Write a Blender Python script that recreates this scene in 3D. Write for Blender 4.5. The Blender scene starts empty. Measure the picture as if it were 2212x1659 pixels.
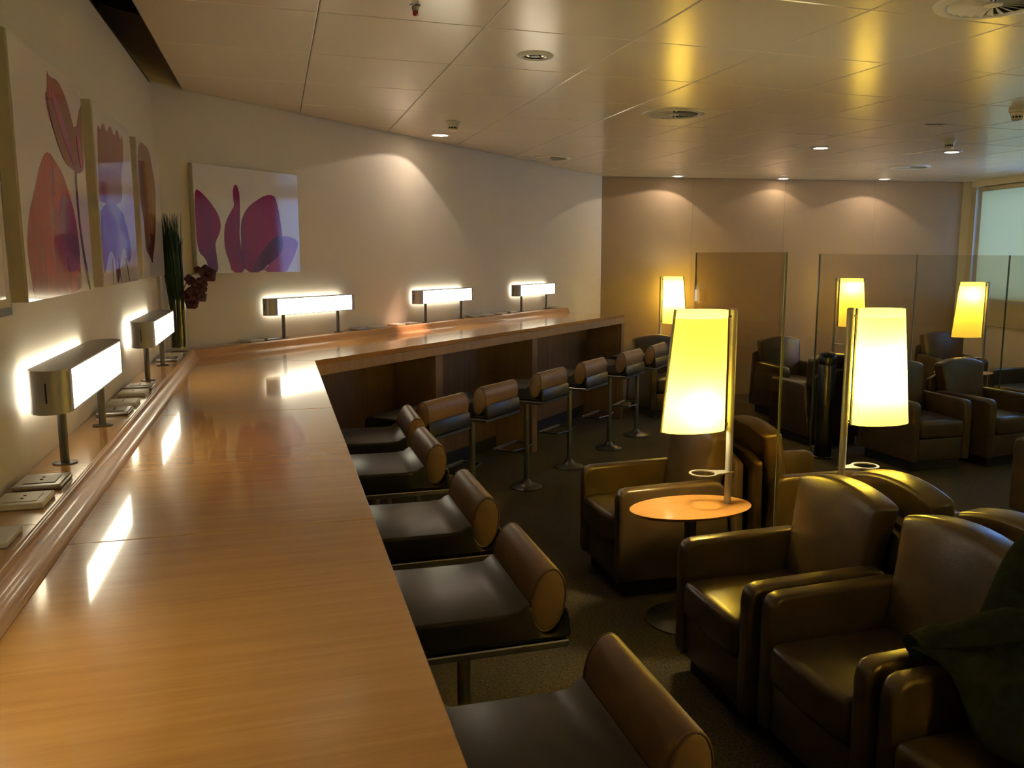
import bpy, bmesh, math, random
from mathutils import Vector, Matrix
random.seed(7)
SC = bpy.context.scene
COL = SC.collection
PI = math.pi
R2 = math.sqrt(.5)

# ------------------------------------------------------------------ camera
EYE = 1.70
cam_d = bpy.data.cameras.new('camera'); cam = bpy.data.objects.new('camera', cam_d); COL.objects.link(cam)
F_PX, PPX, PITCH, ROLL, AZ = 1853.8, 1207.9, math.radians(8.514), math.radians(0.379), math.radians(18.205)
cam_d.sensor_fit = 'HORIZONTAL'; cam_d.sensor_width = 36.0
cam_d.lens = F_PX / 2212 * 36.0
cam_d.shift_x = -(PPX - 1106) / 2212
cam_d.clip_start = .02
fwd = Vector((math.sin(AZ)*math.cos(PITCH), math.cos(AZ)*math.cos(PITCH), -math.sin(PITCH)))
right0 = Vector((math.cos(AZ), -math.sin(AZ), 0)); up0 = right0.cross(fwd)
cr, sr = math.cos(ROLL), math.sin(ROLL)
rgt = right0*cr + up0*sr
upv = up0*cr - right0*sr
M = Matrix((rgt, upv, -fwd)).transposed().to_4x4(); M.translation = Vector((0, 0, EYE))
cam.matrix_world = M
SC.camera = cam

# ------------------------------------------------------------------ world, exposure
w = bpy.data.worlds.new('dusk_sky'); SC.world = w; w.use_nodes = True
bg = w.node_tree.nodes['Background']
bg.inputs[0].default_value = (.24, .46, 1.0, 1); bg.inputs[1].default_value = 2.4
SC.view_settings.view_transform = 'Standard'; SC.view_settings.look = 'None'
SC.view_settings.gamma = 1.0; SC.view_settings.use_curve_mapping = False
SC.view_settings.exposure = 1.25
SC.cycles.max_bounces = 7; SC.cycles.diffuse_bounces = 3; SC.cycles.glossy_bounces = 3; SC.cycles.transparent_max_bounces = 12
SC.cycles.caustics_reflective = False; SC.cycles.caustics_refractive = False

BAR_LAMP = 4.5          # emission of the bar lamps' diffusers
SHADE = 0.24            # glow of the cloth shades
BULB = 95.0             # bulbs inside the shades
UPLIGHT = 9.0              # added glowing sheet inside each shade, lights the ceiling evenly
SPOT = 3.4              # wall-washing downlights, W

# ------------------------------------------------------------------ helpers
def link(o, parent=None):
    COL.objects.link(o)
    if parent is not None: o.parent = parent
    return o

def obj(name, bm, mat, parent=None, loc=None, rotz=0, smooth=False):
    me = bpy.data.meshes.new(name); bm.normal_update(); bm.to_mesh(me); bm.free()
    if mat is not None: me.materials.append(mat)
    if smooth:
        for p in me.polygons: p.use_smooth = True
        try: me.set_sharp_from_angle(angle=math.radians(38))
        except Exception: pass
    o = bpy.data.objects.new(name, me); link(o, parent)
    if loc is not None: o.location = loc
    if rotz: o.rotation_euler = (0, 0, rotz)
    return o

def tag(o, label, cat, group=None):
    o['label'] = label; o['category'] = cat
    if group: o['group'] = group
    return o

def thing(name, label, cat, loc=(0, 0, 0), rotz=0, group=None):
    o = bpy.data.objects.new(name, None); o.empty_display_size = .05; link(o)
    o.location = loc; o.rotation_euler = (0, 0, rotz)
    return tag(o, label, cat, group)

def struct(o):
    o['kind'] = 'structure'; return o

def dup(root, loc, rotz, label):
    r = root.copy(); COL.objects.link(r); r.location = loc; r.rotation_euler = (0, 0, rotz); r['label'] = label
    for ch in list(root.children):
        c = ch.copy(); COL.objects.link(c); c.parent = r
        for g in ch.children:
            d = g.copy(); COL.objects.link(d); d.parent = c
    return r

def box(x0, x1, y0, y1, z0, z1, bev=0, seg=2, bm=None):
    own = bm is None
    b = bmesh.new()
    bmesh.ops.create_cube(b, size=1)
    for v in b.verts:
        v.co = Vector(((x0+x1)/2 + v.co.x*(x1-x0), (y0+y1)/2 + v.co.y*(y1-y0), (z0+z1)/2 + v.co.z*(z1-z0)))
    if bev > 0:
        bmesh.ops.bevel(b, geom=b.edges[:], offset=bev, segments=seg, profile=.5, affect='EDGES')
    if own: return b
    me = bpy.data.meshes.new('tmp'); b.to_mesh(me); b.free(); bm.from_mesh(me); bpy.data.meshes.remove(me)
    return bm

def prism(poly, z0, z1, bev=0, seg=2):
    bm = bmesh.new()
    a = sum(poly[i][0]*poly[(i+1) % len(poly)][1]-poly[(i+1) % len(poly)][0]*poly[i][1] for i in range(len(poly)))
    if a < 0: poly = poly[::-1]
    lo = [bm.verts.new((p[0], p[1], z0)) for p in poly]; hi = [bm.verts.new((p[0], p[1], z1)) for p in poly]
    n = len(poly)
    bm.faces.new(lo[::-1]); bm.faces.new(hi)
    for i in range(n): bm.faces.new((lo[i], lo[(i+1) % n], hi[(i+1) % n], hi[i]))
    if bev: bmesh.ops.bevel(bm, geom=bm.edges[:], offset=bev, segments=seg, profile=.5, affect='EDGES')
    return bm

def extrude_profile(prof, w, axis='x', bev=0, seg=3):
    """closed profile of (a, z) pairs, extruded over [-w/2, w/2]; axis 'x': a is y; axis 'y': a is x"""
    bm = bmesh.new()
    def P(a, z, t): return (t, a, z) if axis == 'x' else (a, t, z)
    A = [bm.verts.new(P(a, z, -w/2)) for a, z in prof]; B = [bm.verts.new(P(a, z, w/2)) for a, z in prof]
    n = len(prof)
    fa = bm.faces.new(A); fb = bm.faces.new(B[::-1])
    for i in range(n): bm.faces.new((A[i], B[i], B[(i+1) % n], A[(i+1) % n]))
    bmesh.ops.recalc_face_normals(bm, faces=bm.faces[:])
    if bev:
        es = [e for f in (fa, fb) for e in f.edges]
        bmesh.ops.bevel(bm, geom=es, offset=bev, segments=seg, profile=.5, affect='EDGES')
    return bm

def lathe(prof, n=24, bm=None, c=(0, 0)):
    b = bm or bmesh.new()
    rings = []
    for r, z in prof:
        if r < 1e-5: rings.append([b.verts.new((c[0], c[1], z))])
        else: rings.append([b.verts.new((c[0]+r*math.cos(2*PI*i/n), c[1]+r*math.sin(2*PI*i/n), z)) for i in range(n)])
    for a, d in zip(rings, rings[1:]):
        for i in range(n):
            j = (i+1) % n
            if len(a) == 1 and len(d) == 1: continue
            if len(a) == 1: b.faces.new((a[0], d[j], d[i]))
            elif len(d) == 1: b.faces.new((a[i], a[j], d[0]))
            else: b.faces.new((a[i], a[j], d[j], d[i]))
    bmesh.ops.recalc_face_normals(b, faces=b.faces[:])
    return b

def tube(pts, r, n=10, bm=None, closed=False, caps=True):
    b = bm or bmesh.new()
    pts = [Vector(p) for p in pts]; rr = r if isinstance(r, (list, tuple)) else [r]*len(pts)
    rings = []; N = len(pts)
    ref = None
    for i, p in enumerate(pts):
        a = pts[(i-1) % N] if (closed or i > 0) else p
        c = pts[(i+1) % N] if (closed or i < N-1) else p
        d = (c-a).normalized()
        if ref is None:
            ref = Vector((0, 0, 1)) if abs(d.z) < .9 else Vector((1, 0, 0))
        u = (ref - d*ref.dot(d)).normalized(); v = d.cross(u); ref = u
        rings.append([b.verts.new(p + u*rr[i]*math.cos(2*PI*k/n) + v*rr[i]*math.sin(2*PI*k/n)) for k in range(n)])
    for i in range(N if closed else N-1):
        a, c = rings[i], rings[(i+1) % N]
        for k in range(n): b.faces.new((a[k], a[(k+1) % n], c[(k+1) % n], c[k]))
    if caps and not closed:
        b.faces.new(rings[0][::-1]); b.faces.new(rings[-1])
    bmesh.ops.recalc_face_normals(b, faces=b.faces[:])
    return b

def ellipse(cx, cy, a, b_, n=48):
    return [(cx+a*math.cos(2*PI*i/n), cy+b_*math.sin(2*PI*i/n)) for i in range(n)]

# ------------------------------------------------------------------ materials
def new_mat(name):
    m = bpy.data.materials.new(name); m.use_nodes = True
    nt = m.node_tree; return m, nt, nt.nodes['Principled BSDF']

def plain(name, col, rough=.5, metal=0, spec=.5, coat=0, coat_r=.1, noise=0, nscale=20, bump=0, bscale=200, bdist=.002, stretch=(1, 1, 1), emis=None, es=0, sheen=0):
    m, nt, p = new_mat(name)
    p.inputs['Base Color'].default_value = (*col, 1); p.inputs['Roughness'].default_value = rough
    p.inputs['Metallic'].default_value = metal; p.inputs['Specular IOR Level'].default_value = spec
    p.inputs['Coat Weight'].default_value = coat; p.inputs['Coat Roughness'].default_value = coat_r
    p.inputs['Sheen Weight'].default_value = sheen
    L = nt.links
    if noise or bump:
        tc = nt.nodes.new('ShaderNodeTexCoord'); mp = nt.nodes.new('ShaderNodeMapping'); mp.inputs['Scale'].default_value = stretch
        L.new(tc.outputs['Object'], mp.inputs['Vector'])
    if noise:
        nz = nt.nodes.new('ShaderNodeTexNoise'); nz.inputs['Scale'].default_value = nscale; nz.inputs['Detail'].default_value = 5
        L.new(mp.outputs[0], nz.inputs['Vector'])
        mx = nt.nodes.new('ShaderNodeMix'); mx.data_type = 'RGBA'
        mx.inputs[6].default_value = (*[c*(1-noise) for c in col], 1); mx.inputs[7].default_value = (*[min(1, c*(1+noise)) for c in col], 1)
        cr_ = nt.nodes.new('ShaderNodeMapRange'); cr_.inputs[1].default_value = .3; cr_.inputs[2].default_value = .7
        L.new(nz.outputs['Fac'], cr_.inputs[0]); L.new(cr_.outputs[0], mx.inputs[0]); L.new(mx.outputs[2], p.inputs['Base Color'])
    if bump:
        nb = nt.nodes.new('ShaderNodeTexNoise'); nb.inputs['Scale'].default_value = bscale; nb.inputs['Detail'].default_value = 3
        L.new(mp.outputs[0], nb.inputs['Vector'])
        bp = nt.nodes.new('ShaderNodeBump'); bp.inputs['Strength'].default_value = bump; bp.inputs['Distance'].default_value = bdist
        L.new(nb.outputs['Fac'], bp.inputs['Height']); L.new(bp.outputs[0], p.inputs['Normal'])
    if emis:
        p.inputs['Emission Color'].default_value = (*emis, 1); p.inputs['Emission Strength'].default_value = es
    return m

def wood(name, c1, c2, rot=0, rough=.24, coat=.9, vertical=False, spec=.5):
    m, nt, p = new_mat(name); L = nt.links
    tc = nt.nodes.new('ShaderNodeTexCoord'); mp = nt.nodes.new('ShaderNodeMapping')
    mp.inputs['Rotation'].default_value = (0, 0, rot)
    mp.inputs['Scale'].default_value = (14, 14, 1.0) if vertical else (1.4, 34, 34)
    L.new(tc.outputs['Object'], mp.inputs['Vector'])
    n1 = nt.nodes.new('ShaderNodeTexNoise'); n1.inputs['Scale'].default_value = 1.6; n1.inputs['Detail'].default_value = 8; n1.inputs['Roughness'].default_value = .6
    n1.inputs['Distortion'].default_value = .35
    L.new(mp.outputs[0], n1.inputs['Vector'])
    n2 = nt.nodes.new('ShaderNodeTexNoise'); n2.inputs['Scale'].default_value = 9; n2.inputs['Detail'].default_value = 4
    L.new(mp.outputs[0], n2.inputs['Vector'])
    ad = nt.nodes.new('ShaderNodeMath'); ad.operation = 'MULTIPLY_ADD'; ad.inputs[1].default_value = .35
    L.new(n2.outputs['Fac'], ad.inputs[0]); L.new(n1.outputs['Fac'], ad.inputs[2])
    rp = nt.nodes.new('ShaderNodeValToRGB')
    rp.color_ramp.elements[0].position = .45; rp.color_ramp.elements[0].color = (*c1, 1)
    rp.color_ramp.elements[1].position = .85; rp.color_ramp.elements[1].color = (*c2, 1)
    L.new(ad.outputs[0], rp.inputs[0]); L.new(rp.outputs[0], p.inputs['Base Color'])
    p.inputs['Roughness'].default_value = rough; p.inputs['Coat Weight'].default_value = coat; p.inputs['Coat Roughness'].default_value = .07
    p.inputs['Specular IOR Level'].default_value = spec
    bp = nt.nodes.new('ShaderNodeBump'); bp.inputs['Strength'].default_value = .06; bp.inputs['Distance'].default_value = .001
    L.new(n2.outputs['Fac'], bp.inputs['Height']); L.new(bp.outputs[0], p.inputs['Normal'])
    return m

def glassy(name, tint, refl=1.0, rough=.0):
    """architectural sheet glass: clear transmission with Fresnel reflection"""
    m = bpy.data.materials.new(name); m.use_nodes = True; nt = m.node_tree; nt.nodes.clear(); L = nt.links
    out = nt.nodes.new('ShaderNodeOutputMaterial'); mx = nt.nodes.new('ShaderNodeMixShader')
    tr = nt.nodes.new('ShaderNodeBsdfTransparent'); tr.inputs[0].default_value = (*tint, 1)
    gl = nt.nodes.new('ShaderNodeBsdfGlossy'); gl.inputs['Roughness'].default_value = rough
    gl.inputs['Color'].default_value = (refl, refl, refl, 1)
    fr = nt.nodes.new('ShaderNodeFresnel'); ge = nt.nodes.new('ShaderNodeNewGeometry')
    io = nt.nodes.new('ShaderNodeMapRange'); io.inputs[3].default_value = 1.5; io.inputs[4].default_value = 1/1.5     # same Fresnel from both sides of the sheet
    L.new(ge.outputs['Backfacing'], io.inputs[0]); L.new(io.outputs[0], fr.inputs[0])
    L.new(fr.outputs[0], mx.inputs[0]); L.new(tr.outputs[0], mx.inputs[1]); L.new(gl.outputs[0], mx.inputs[2]); L.new(mx.outputs[0], out.inputs[0])
    return m

def emitter(name, col, s):
    m = bpy.data.materials.new(name); m.use_nodes = True; nt = m.node_tree; nt.nodes.clear()
    out = nt.nodes.new('ShaderNodeOutputMaterial'); e = nt.nodes.new('ShaderNodeEmission')
    e.inputs[0].default_value = (*col, 1); e.inputs[1].default_value = s; nt.links.new(e.outputs[0], out.inputs[0])
    return m

def translucent(name, col, k, emis=None, es=0):
    m = bpy.data.materials.new(name); m.use_nodes = True; nt = m.node_tree; nt.nodes.clear(); L = nt.links
    out = nt.nodes.new('ShaderNodeOutputMaterial'); mx = nt.nodes.new('ShaderNodeMixShader'); mx.inputs[0].default_value = k
    d = nt.nodes.new('ShaderNodeBsdfDiffuse'); d.inputs[0].default_value = (*col, 1)
    t = nt.nodes.new('ShaderNodeBsdfTranslucent'); t.inputs[0].default_value = (*col, 1)
    L.new(d.outputs[0], mx.inputs[1]); L.new(t.outputs[0], mx.inputs[2])
    if emis:
        e = nt.nodes.new('ShaderNodeEmission'); e.inputs[0].default_value = (*emis, 1); e.inputs[1].default_value = es
        a = nt.nodes.new('ShaderNodeAddShader'); L.new(mx.outputs[0], a.inputs[0]); L.new(e.outputs[0], a.inputs[1]); L.new(a.outputs[0], out.inputs[0])
    else: L.new(mx.outputs[0], out.inputs[0])
    return m

M_WALL = plain('cream_wall_paint', (.75, .70, .62), .6, bump=.05, bscale=120)
M_WALLC = plain('taupe_fabric_wall', (.37, .275, .175), .62, bump=.08, bscale=250)
M_CEIL = plain('satin_ceiling_metal', (.78, .71, .56), .20, spec=.9, bump=.012, bscale=3, bdist=.01)
M_CEILBACK = plain('ceiling_void', (.30, .27, .21), .7)
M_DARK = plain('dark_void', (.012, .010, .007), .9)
M_CARPET = plain('olive_carpet', (.085, .070, .046), .95, spec=.1, noise=.45, nscale=90, bump=.8, bscale=300, bdist=.004)
M_OAK = wood('varnished_oak_top', (.50, .232, .052), (.60, .30, .075), rot=0)
M_OAKB = wood('varnished_oak_top_diagonal', (.50, .232, .052), (.60, .30, .075), rot=PI/4)
M_RAIL = wood('oak_rail', (.50, .27, .125), (.55, .31, .15), rot=PI/2, rough=.28, coat=.35)
M_RAILB = wood('oak_rail_diagonal', (.50, .27, .125), (.55, .31, .15), rot=-PI/4, rough=.28, coat=.35)
M_APRON = wood('oak_apron', (.42, .255, .15), (.50, .32, .19), vertical=True, rough=.4, coat=.1)
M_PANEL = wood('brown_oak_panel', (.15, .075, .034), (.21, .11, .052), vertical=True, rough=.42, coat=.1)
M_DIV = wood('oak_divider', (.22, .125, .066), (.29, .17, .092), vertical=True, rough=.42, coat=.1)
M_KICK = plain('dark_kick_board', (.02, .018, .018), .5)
M_TABLE = wood('orange_beech_table', (.55, .25, .055), (.66, .33, .085), rot=0, rough=.28, coat=.3)
M_CHROME = plain('brushed_steel', (.42, .41, .40), .32, metal=1)
M_STEEL = plain('grey_lacquered_steel', (.115, .11, .105), .40, metal=.8)
M_CAP = plain('grey_metal_casing', (.34, .33, .35), .36, metal=.3)
M_SILV = plain('silver_paint', (.34, .33, .31), .45, metal=.6)
M_LEATHER = plain('brown_leather', (.064, .040, .019), .29, spec=.5, noise=.2, nscale=9, bump=.22, bscale=140, bdist=.002)
M_ROLL = plain('tan_brown_leather', (.23, .140, .085), .42, spec=.45, noise=.12, nscale=14, bump=.12, bscale=160, bdist=.0015)
M_SEAT = plain('black_brown_leather', (.022, .018, .013), .31, spec=.36, noise=.15, nscale=10, bump=.12, bscale=150, bdist=.0015)
M_PIPING = plain('leather_piping', (.14, .08, .045), .35)
M_PLINTH = plain('black_plinth', (.008, .007, .006), .6)
M_WHITE = plain('white_plastic', (.72, .70, .64), .4)
M_GREYPL = plain('grey_plastic', (.40, .39, .35), .35)
M_HOLE = plain('black_hole', (.01, .01, .01), .7)
M_BLACK = plain('gloss_black_lacquer', (.006, .006, .007), .26, spec=.35)
M_PRINT = plain('white_gloss_print', (.78, .75, .80), .06, spec=.5)
M_CANVAS = plain('beige_box_frame', (.60, .55, .46), .6)
M_DFRAME = plain('dark_brown_frame', (.035, .024, .010), .5)
M_GLASS = glassy('sheet_glass_tinted', (.84, .79, .67), .35)
M_GLASS2 = glassy('sheet_glass', (.86, .84, .78), .45)
M_GEDGE = plain('glass_edge', (.12, .13, .08), .2, spec=.6)
M_WGLASS = glassy('window_glass', (.9, .93, .95), 1.0)
M_VASE = glassy('vase_glass', (.86, .88, .84), 1.0)
M_BLIND = translucent('cream_blind_cloth', (.76, .70, .46), .60)
M_DIFF = emitter('bar_lamp_diffuser', (1.0, .90, .66), BAR_LAMP)
M_LIT = emitter('halogen_lamp', (1.0, .78, .55), 14)
M_SHADE = translucent('yellow_cloth_shade', (.92, .75, .13), .48, (1.0, .74, .10), SHADE)
M_UPLIGHT = emitter('added_uplight_glow', (1.0, .85, .56), UPLIGHT)  # emission of the uplight sheet added inside the shades
M_BULB = emitter('warm_bulb', (1.0, .82, .45), BULB)
M_MIRROR = plain('reflector_metal', (.75, .70, .62), .12, metal=1)
M_DETECT = plain('detector_plastic', (.62, .60, .52), .45)
M_RED = plain('red_glass_bulb', (.35, .03, .02), .15)
M_COAT = plain('dark_green_cloth', (.008, .011, .006), .92, spec=.1, noise=.4, nscale=30, bump=.5, bscale=60, bdist=.006)
M_GRASS = plain('dark_green_grass', (.012, .036, .008), .5, noise=.4, nscale=12)
M_STEMS = plain('brown_dry_stems', (.045, .030, .016), .7)
M_ORCHID = plain('wine_red_petal', (.045, .004, .010), .55)
M_FRAME = plain('window_frame_paint', (.50, .47, .36), .5)

# ------------------------------------------------------------------ plan of the room (metres, x right, y along the left wall)
ZC, ZS, ZH = 1.095, 1.145, 2.63
XF, XR, XRB, XW = .195, -.436, -.488, -.62          # left counter: front edge, rail front, rail back, wall
NF, NR, NRB, NW = 3.453, 4.084, 4.136, 4.268        # the diagonal counter: the same lines
def sn(s, n, z=None):
    p = ((s-n)*R2, (s+n)*R2)
    return p if z is None else (p[0], p[1], z)
def corner(x, n): return (x, n/R2 + x)
C0 = Vector((3.73, 9.766)); C1 = Vector((8.157, 8.796))
DD = Vector((-.166, -.986)).normalized(); D0 = Vector((8.2, 8.7))
YB = -3.0
D1 = D0 + DD*((YB-D0.y)/DD.y)
ND = Vector((-DD.y, DD.x)); ND = ND if ND.x > 0 else -ND      # outward normal of the window wall
def dpt(t, off=0):
    p = D0 + DD*t + ND*off
    return (p.x, p.y)

# ------------------------------------------------------------------ structure
WB = corner(XW, NW)
T = .15
bm = prism([(XW, YB), (XW, WB[1]), (XW-T, WB[1]+.06), (XW-T, YB)], 0, ZH); struct(obj('wall_left', bm, M_WALL))
nb = Vector((-R2, R2))*T
e0 = (WB[0]-.25, WB[1]-.25)
bm = prism([e0, (C0.x, C0.y), (C0.x+nb.x, C0.y+nb.y), (e0[0]+nb.x, e0[1]+nb.y)], 0, 3.05); struct(obj('wall_front', bm, M_WALL))
nc = Vector((-(C1-C0).y, (C1-C0).x)).normalized()
# the taupe wall: three fabric panels on a backing
cw = obj('wall_back', prism([tuple(C0+nc*.012), tuple(C1+nc*.012), tuple(C1+nc*T), tuple(C0+nc*T)], 0, ZH+.25), M_WALLC); struct(cw)
cd = (C1-C0).normalized(); cl = (C1-C0).length
cuts = [0, cl*.245, cl*.497, cl*.75, cl]
for a, b in zip(cuts, cuts[1:]):
    p0, p1 = C0+cd*(a+.001), C0+cd*(b-.001)
    obj('wall_panel', prism([tuple(p0), tuple(p1), tuple(p1+nc*.011), tuple(p0+nc*.011)], 0, ZH-.001), M_WALLC, cw)
# jamb between the taupe wall and the windows
bm = prism([(C1.x, C1.y), (D0.x+.0, D0.y), (D0.x+.25, D0.y+.1), (C1.x+.1, C1.y+.3)], 0, ZH+.2); struct(obj('trim_1', bm, M_FRAME))
# window wall: parapet, ledge band, lintel
def dbox(t0, t1, o0, o1, z0, z1):
    return prism([dpt(t0, o0), dpt(t1, o0), dpt(t1, o1), dpt(t0, o1)], z0, z1)
TL = (D1-D0).length
wr = struct(obj('wall_right', dbox(0, TL, .0, .25, 0, .90), M_WALL))
obj('ledge_band', dbox(0, TL, -.03, .25, .905, 1.19), M_FRAME, wr)
obj('lintel', dbox(0, TL, 0, .25, 2.56, ZH+.2), M_WALL, wr)
obj('jamb', dbox(0, .1, 0, .25, 1.19, 2.56), M_FRAME, wr)
WN = 9; WP = (TL-.1)/WN
for i in range(WN):
    t0, t1 = .1+i*WP, .1+(i+1)*WP
    f = struct(obj('window_%d' % (i+1), dbox(t0, t0+.05, .05, .13, 1.19, 2.56), M_FRAME))
    obj('mullion', dbox(t1-.05, t1, .05, .13, 1.19, 2.56), M_FRAME, f)
    obj('rail', dbox(t0+.05, t1-.05, .05, .13, 2.51, 2.56), M_FRAME, f)
    obj('rail', dbox(t0+.05, t1-.05, .05, .13, 1.19, 1.24), M_FRAME, f)
    obj('pane', dbox(t0+.05, t1-.05, .085, .091, 1.24, 2.51), M_WGLASS, f)
    pl = bpy.data.lights.new('daylight_portal', 'AREA'); pl.shape = 'RECTANGLE'; pl.size = WP-.1; pl.size_y = 1.27; pl.cycles.is_portal = True
    po = bpy.data.objects.new('daylight_portal', pl); link(po, f)
    c = dpt((t0+t1)/2, .15); po.location = (c[0], c[1], 1.875)
    z = Vector((ND.x, ND.y, 0)); yv = Vector((0, 0, 1)); xv = yv.cross(z)
    po.rotation_euler = Matrix((xv, yv, z)).transposed().to_euler()
struct(obj('wall_rear', prism([(XW-T, YB-T), (D1.x+.3, YB-T), (D1.x+.3, YB), (XW-T, YB)], 0, ZH+.2), M_WALL))
bm = prism([(XW-T, YB-T), (D1.x+.3, YB-T), (D0.x+.4, D0.y+.3), (C1.x+.1, C1.y+.3), (C0.x, C0.y+.2), (WB[0]-T, WB[1]+.15)], -.1, 0)
struct(obj('floor', bm, M_CARPET))

# ceiling: a backing with separate metal panels hung below it, a dark slot along the left wall
XE = -.47
def clip(poly, a, n):
    out = []
    for i in range(len(poly)):
        p, q = Vector(poly[i]), Vector(poly[(i+1) % len(poly)])
        dp, dq = (p-a).dot(n), (q-a).dot(n)
        if dp <= 0: out.append((p.x, p.y))
        if (dp < 0 < dq) or (dq < 0 < dp):
            t = dp/(dp-dq); r = p+(q-p)*t; out.append((r.x, r.y))
    return out
ce = struct(obj('ceiling', prism([(XE+.012, YB), (D1.x+.2, YB), (D0.x+.2, D0.y), (C1.x, C1.y+.1), (C0.x, C0.y+.1), corner(XE+.012, NW+.02)], ZH+.022, ZH+.15), M_CEILBACK))
PX, PY = .664, .735
ny_ = int((10.0-YB)/PY)+2
lim = [(Vector((0, NW/R2)), Vector((-R2, R2))), (C0, nc), (D0, ND)]
for i in range(-1, 14):
    x0 = .198+(i)*PX; x1 = x0+PX
    if i == -1: x0 = XE
    for j in range(ny_):
        y0 = 2.895-9*PY+j*PY; y1 = y0+PY
        if y1 < YB+.1: continue
        g = .0016
        po = [(x0+g, max(y0, YB)+g), (x1-g, max(y0, YB)+g), (x1-g, y1-g), (x0+g, y1-g)]
        for a, n in lim:
            po = clip(po, a-n*.014, n) if len(po) > 2 else []
        if len(po) < 3: continue
        area = abs(sum(po[k][0]*po[(k+1) % len(po)][1]-po[(k+1) % len(po)][0]*po[k][1] for k in range(len(po))))/2
        if area < .004: continue
        # lower face inset by a small chamfer
        bmp = prism(po, ZH+.0025, ZH+.02)
        bmp.faces.ensure_lookup_table(); bmp.normal_update()
        fl = [f for f in bmp.faces if f.normal.z < -.9]
        r = bmesh.ops.inset_region(bmp, faces=fl, thickness=.007, depth=0)
        for v in fl[0].verts: v.co.z = ZH
        obj('ceiling_panel', bmp, M_CEIL, ce)
# dark slot between left wall and ceiling edge
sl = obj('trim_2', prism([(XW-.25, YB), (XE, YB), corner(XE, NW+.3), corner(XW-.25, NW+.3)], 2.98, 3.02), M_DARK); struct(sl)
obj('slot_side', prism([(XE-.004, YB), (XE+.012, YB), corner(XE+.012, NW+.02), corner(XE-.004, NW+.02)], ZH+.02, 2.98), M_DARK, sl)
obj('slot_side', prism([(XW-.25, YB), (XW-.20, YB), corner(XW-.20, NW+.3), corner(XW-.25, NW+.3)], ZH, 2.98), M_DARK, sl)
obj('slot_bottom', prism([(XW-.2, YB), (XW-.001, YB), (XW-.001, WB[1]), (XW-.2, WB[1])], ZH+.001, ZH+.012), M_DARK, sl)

# ------------------------------------------------------------------ bar counter
bc = thing('bar_counter', 'long oak bar counter bending along two walls, with raised shelf and rail', 'counter', (0, 0, 0))
SB = 8.35                                            # end of the diagonal arm
cf, crr, crb, cw_ = corner(XF, NF), corner(XR, NR), corner(XRB, NRB), corner(XW+.002, NW-.002)
G = .0012
ys = [-1.08, .435, 1.957, 3.48]
for k, y0 in enumerate(ys):
    last = k == len(ys)-1
    y1 = None if last else ys[k+1]
    if last:
        poly = [(XF, y0+G), (XF, cf[1]-G), (crr[0], crr[1]-G), (XR, y0+G)]
        shelf = [(XRB, y0+G), (XRB, crb[1]-G), (cw_[0], cw_[1]-G), (cw_[0], y0+G)]
    else:
        poly = [(XF, y0+G), (XF, y1-G), (XR, y1-G), (XR, y0+G)]
        shelf = [(XRB, y0+G), (XRB, y1-G), (cw_[0], y1-G), (cw_[0], y0+G)]
    obj('worktop', prism(poly, ZC-.03, ZC, .002, 2), M_OAK, bc)
    obj('shelf_board', prism(shelf, ZS-.02, ZS), M_OAK, bc)
scf = (cf[0]+cf[1])*R2; scr = (crr[0]+crr[1])*R2; scb = (crb[0]+crb[1])*R2; scw = (cw_[0]+cw_[1])*R2
ss = [None, 5.55, 6.95, SB]
for k in range(3):
    a, b = ss[k], ss[k+1]
    if a is None:
        poly = [(cf[0]+G, cf[1]+G), sn(b-G, NF), sn(b-G, NR), (crr[0]+G, crr[1]+G)]
        shelf = [(crb[0], crb[1]+G), sn(b-G, NRB), sn(b-G, NW-.002), (cw_[0], cw_[1]+G)]
    else:
        poly = [sn(a+G, NF), sn(b-G, NF), sn(b-G, NR), sn(a+G, NR)]
        shelf = [sn(a+G, NRB), sn(b-G, NRB), sn(b-G, NW-.002), sn(a+G, NW-.002)]
    obj('worktop', prism(poly, ZC-.03, ZC, .002, 2), M_OAKB, bc)
    obj('shelf_board', prism(shelf, ZS-.02, ZS), M_OAKB, bc)
# rail: coved moulding lofted along the two arms
prof = [(0, 0), (.006, .003), (.014, .012), (.020, .026), (.026, .040), (.034, .050), (.044, .0535), (.052, .051), (.052, -.03), (0, -.03)]
def rail_seg(stations, mat):
    bmr = bmesh.new(); rows = []
    for st in stations:
        rows.append([bmr.verts.new(st(o, h)) for o, h in prof])
    n = len(prof)
    for a, b in zip(rows, rows[1:]):
        for i in range(n): bmr.faces.new((a[i], a[(i+1) % n], b[(i+1) % n], b[i]))
    bmr.faces.new(rows[0]); bmr.faces.new(rows[-1][::-1])
    bmesh.ops.recalc_face_normals(bmr, faces=bmr.faces[:])
    obj('rail', bmr, mat, bc, smooth=True)
def stA(y): return lambda o, h: (XR-o, y, ZC+h)
def stC(g): return lambda o, h: (corner(XR-o, NR+o)[0], corner(XR-o, NR+o)[1]+g, ZC+h)
def stB(s): return lambda o, h: (*sn(s, NR+o), ZC+h)
for k in range(3): rail_seg([stA(ys[k]+.0006), stA(ys[k+1]-.0006)], M_RAIL)
rail_seg([stA(ys[3]+.0006), stC(-.0006)], M_RAIL)
rail_seg([stC(.0006), stB(5.5494)], M_RAILB); rail_seg([stB(5.5506), stB(6.9494)], M_RAILB); rail_seg([stB(6.9506), stB(SB)], M_RAILB)
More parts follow.
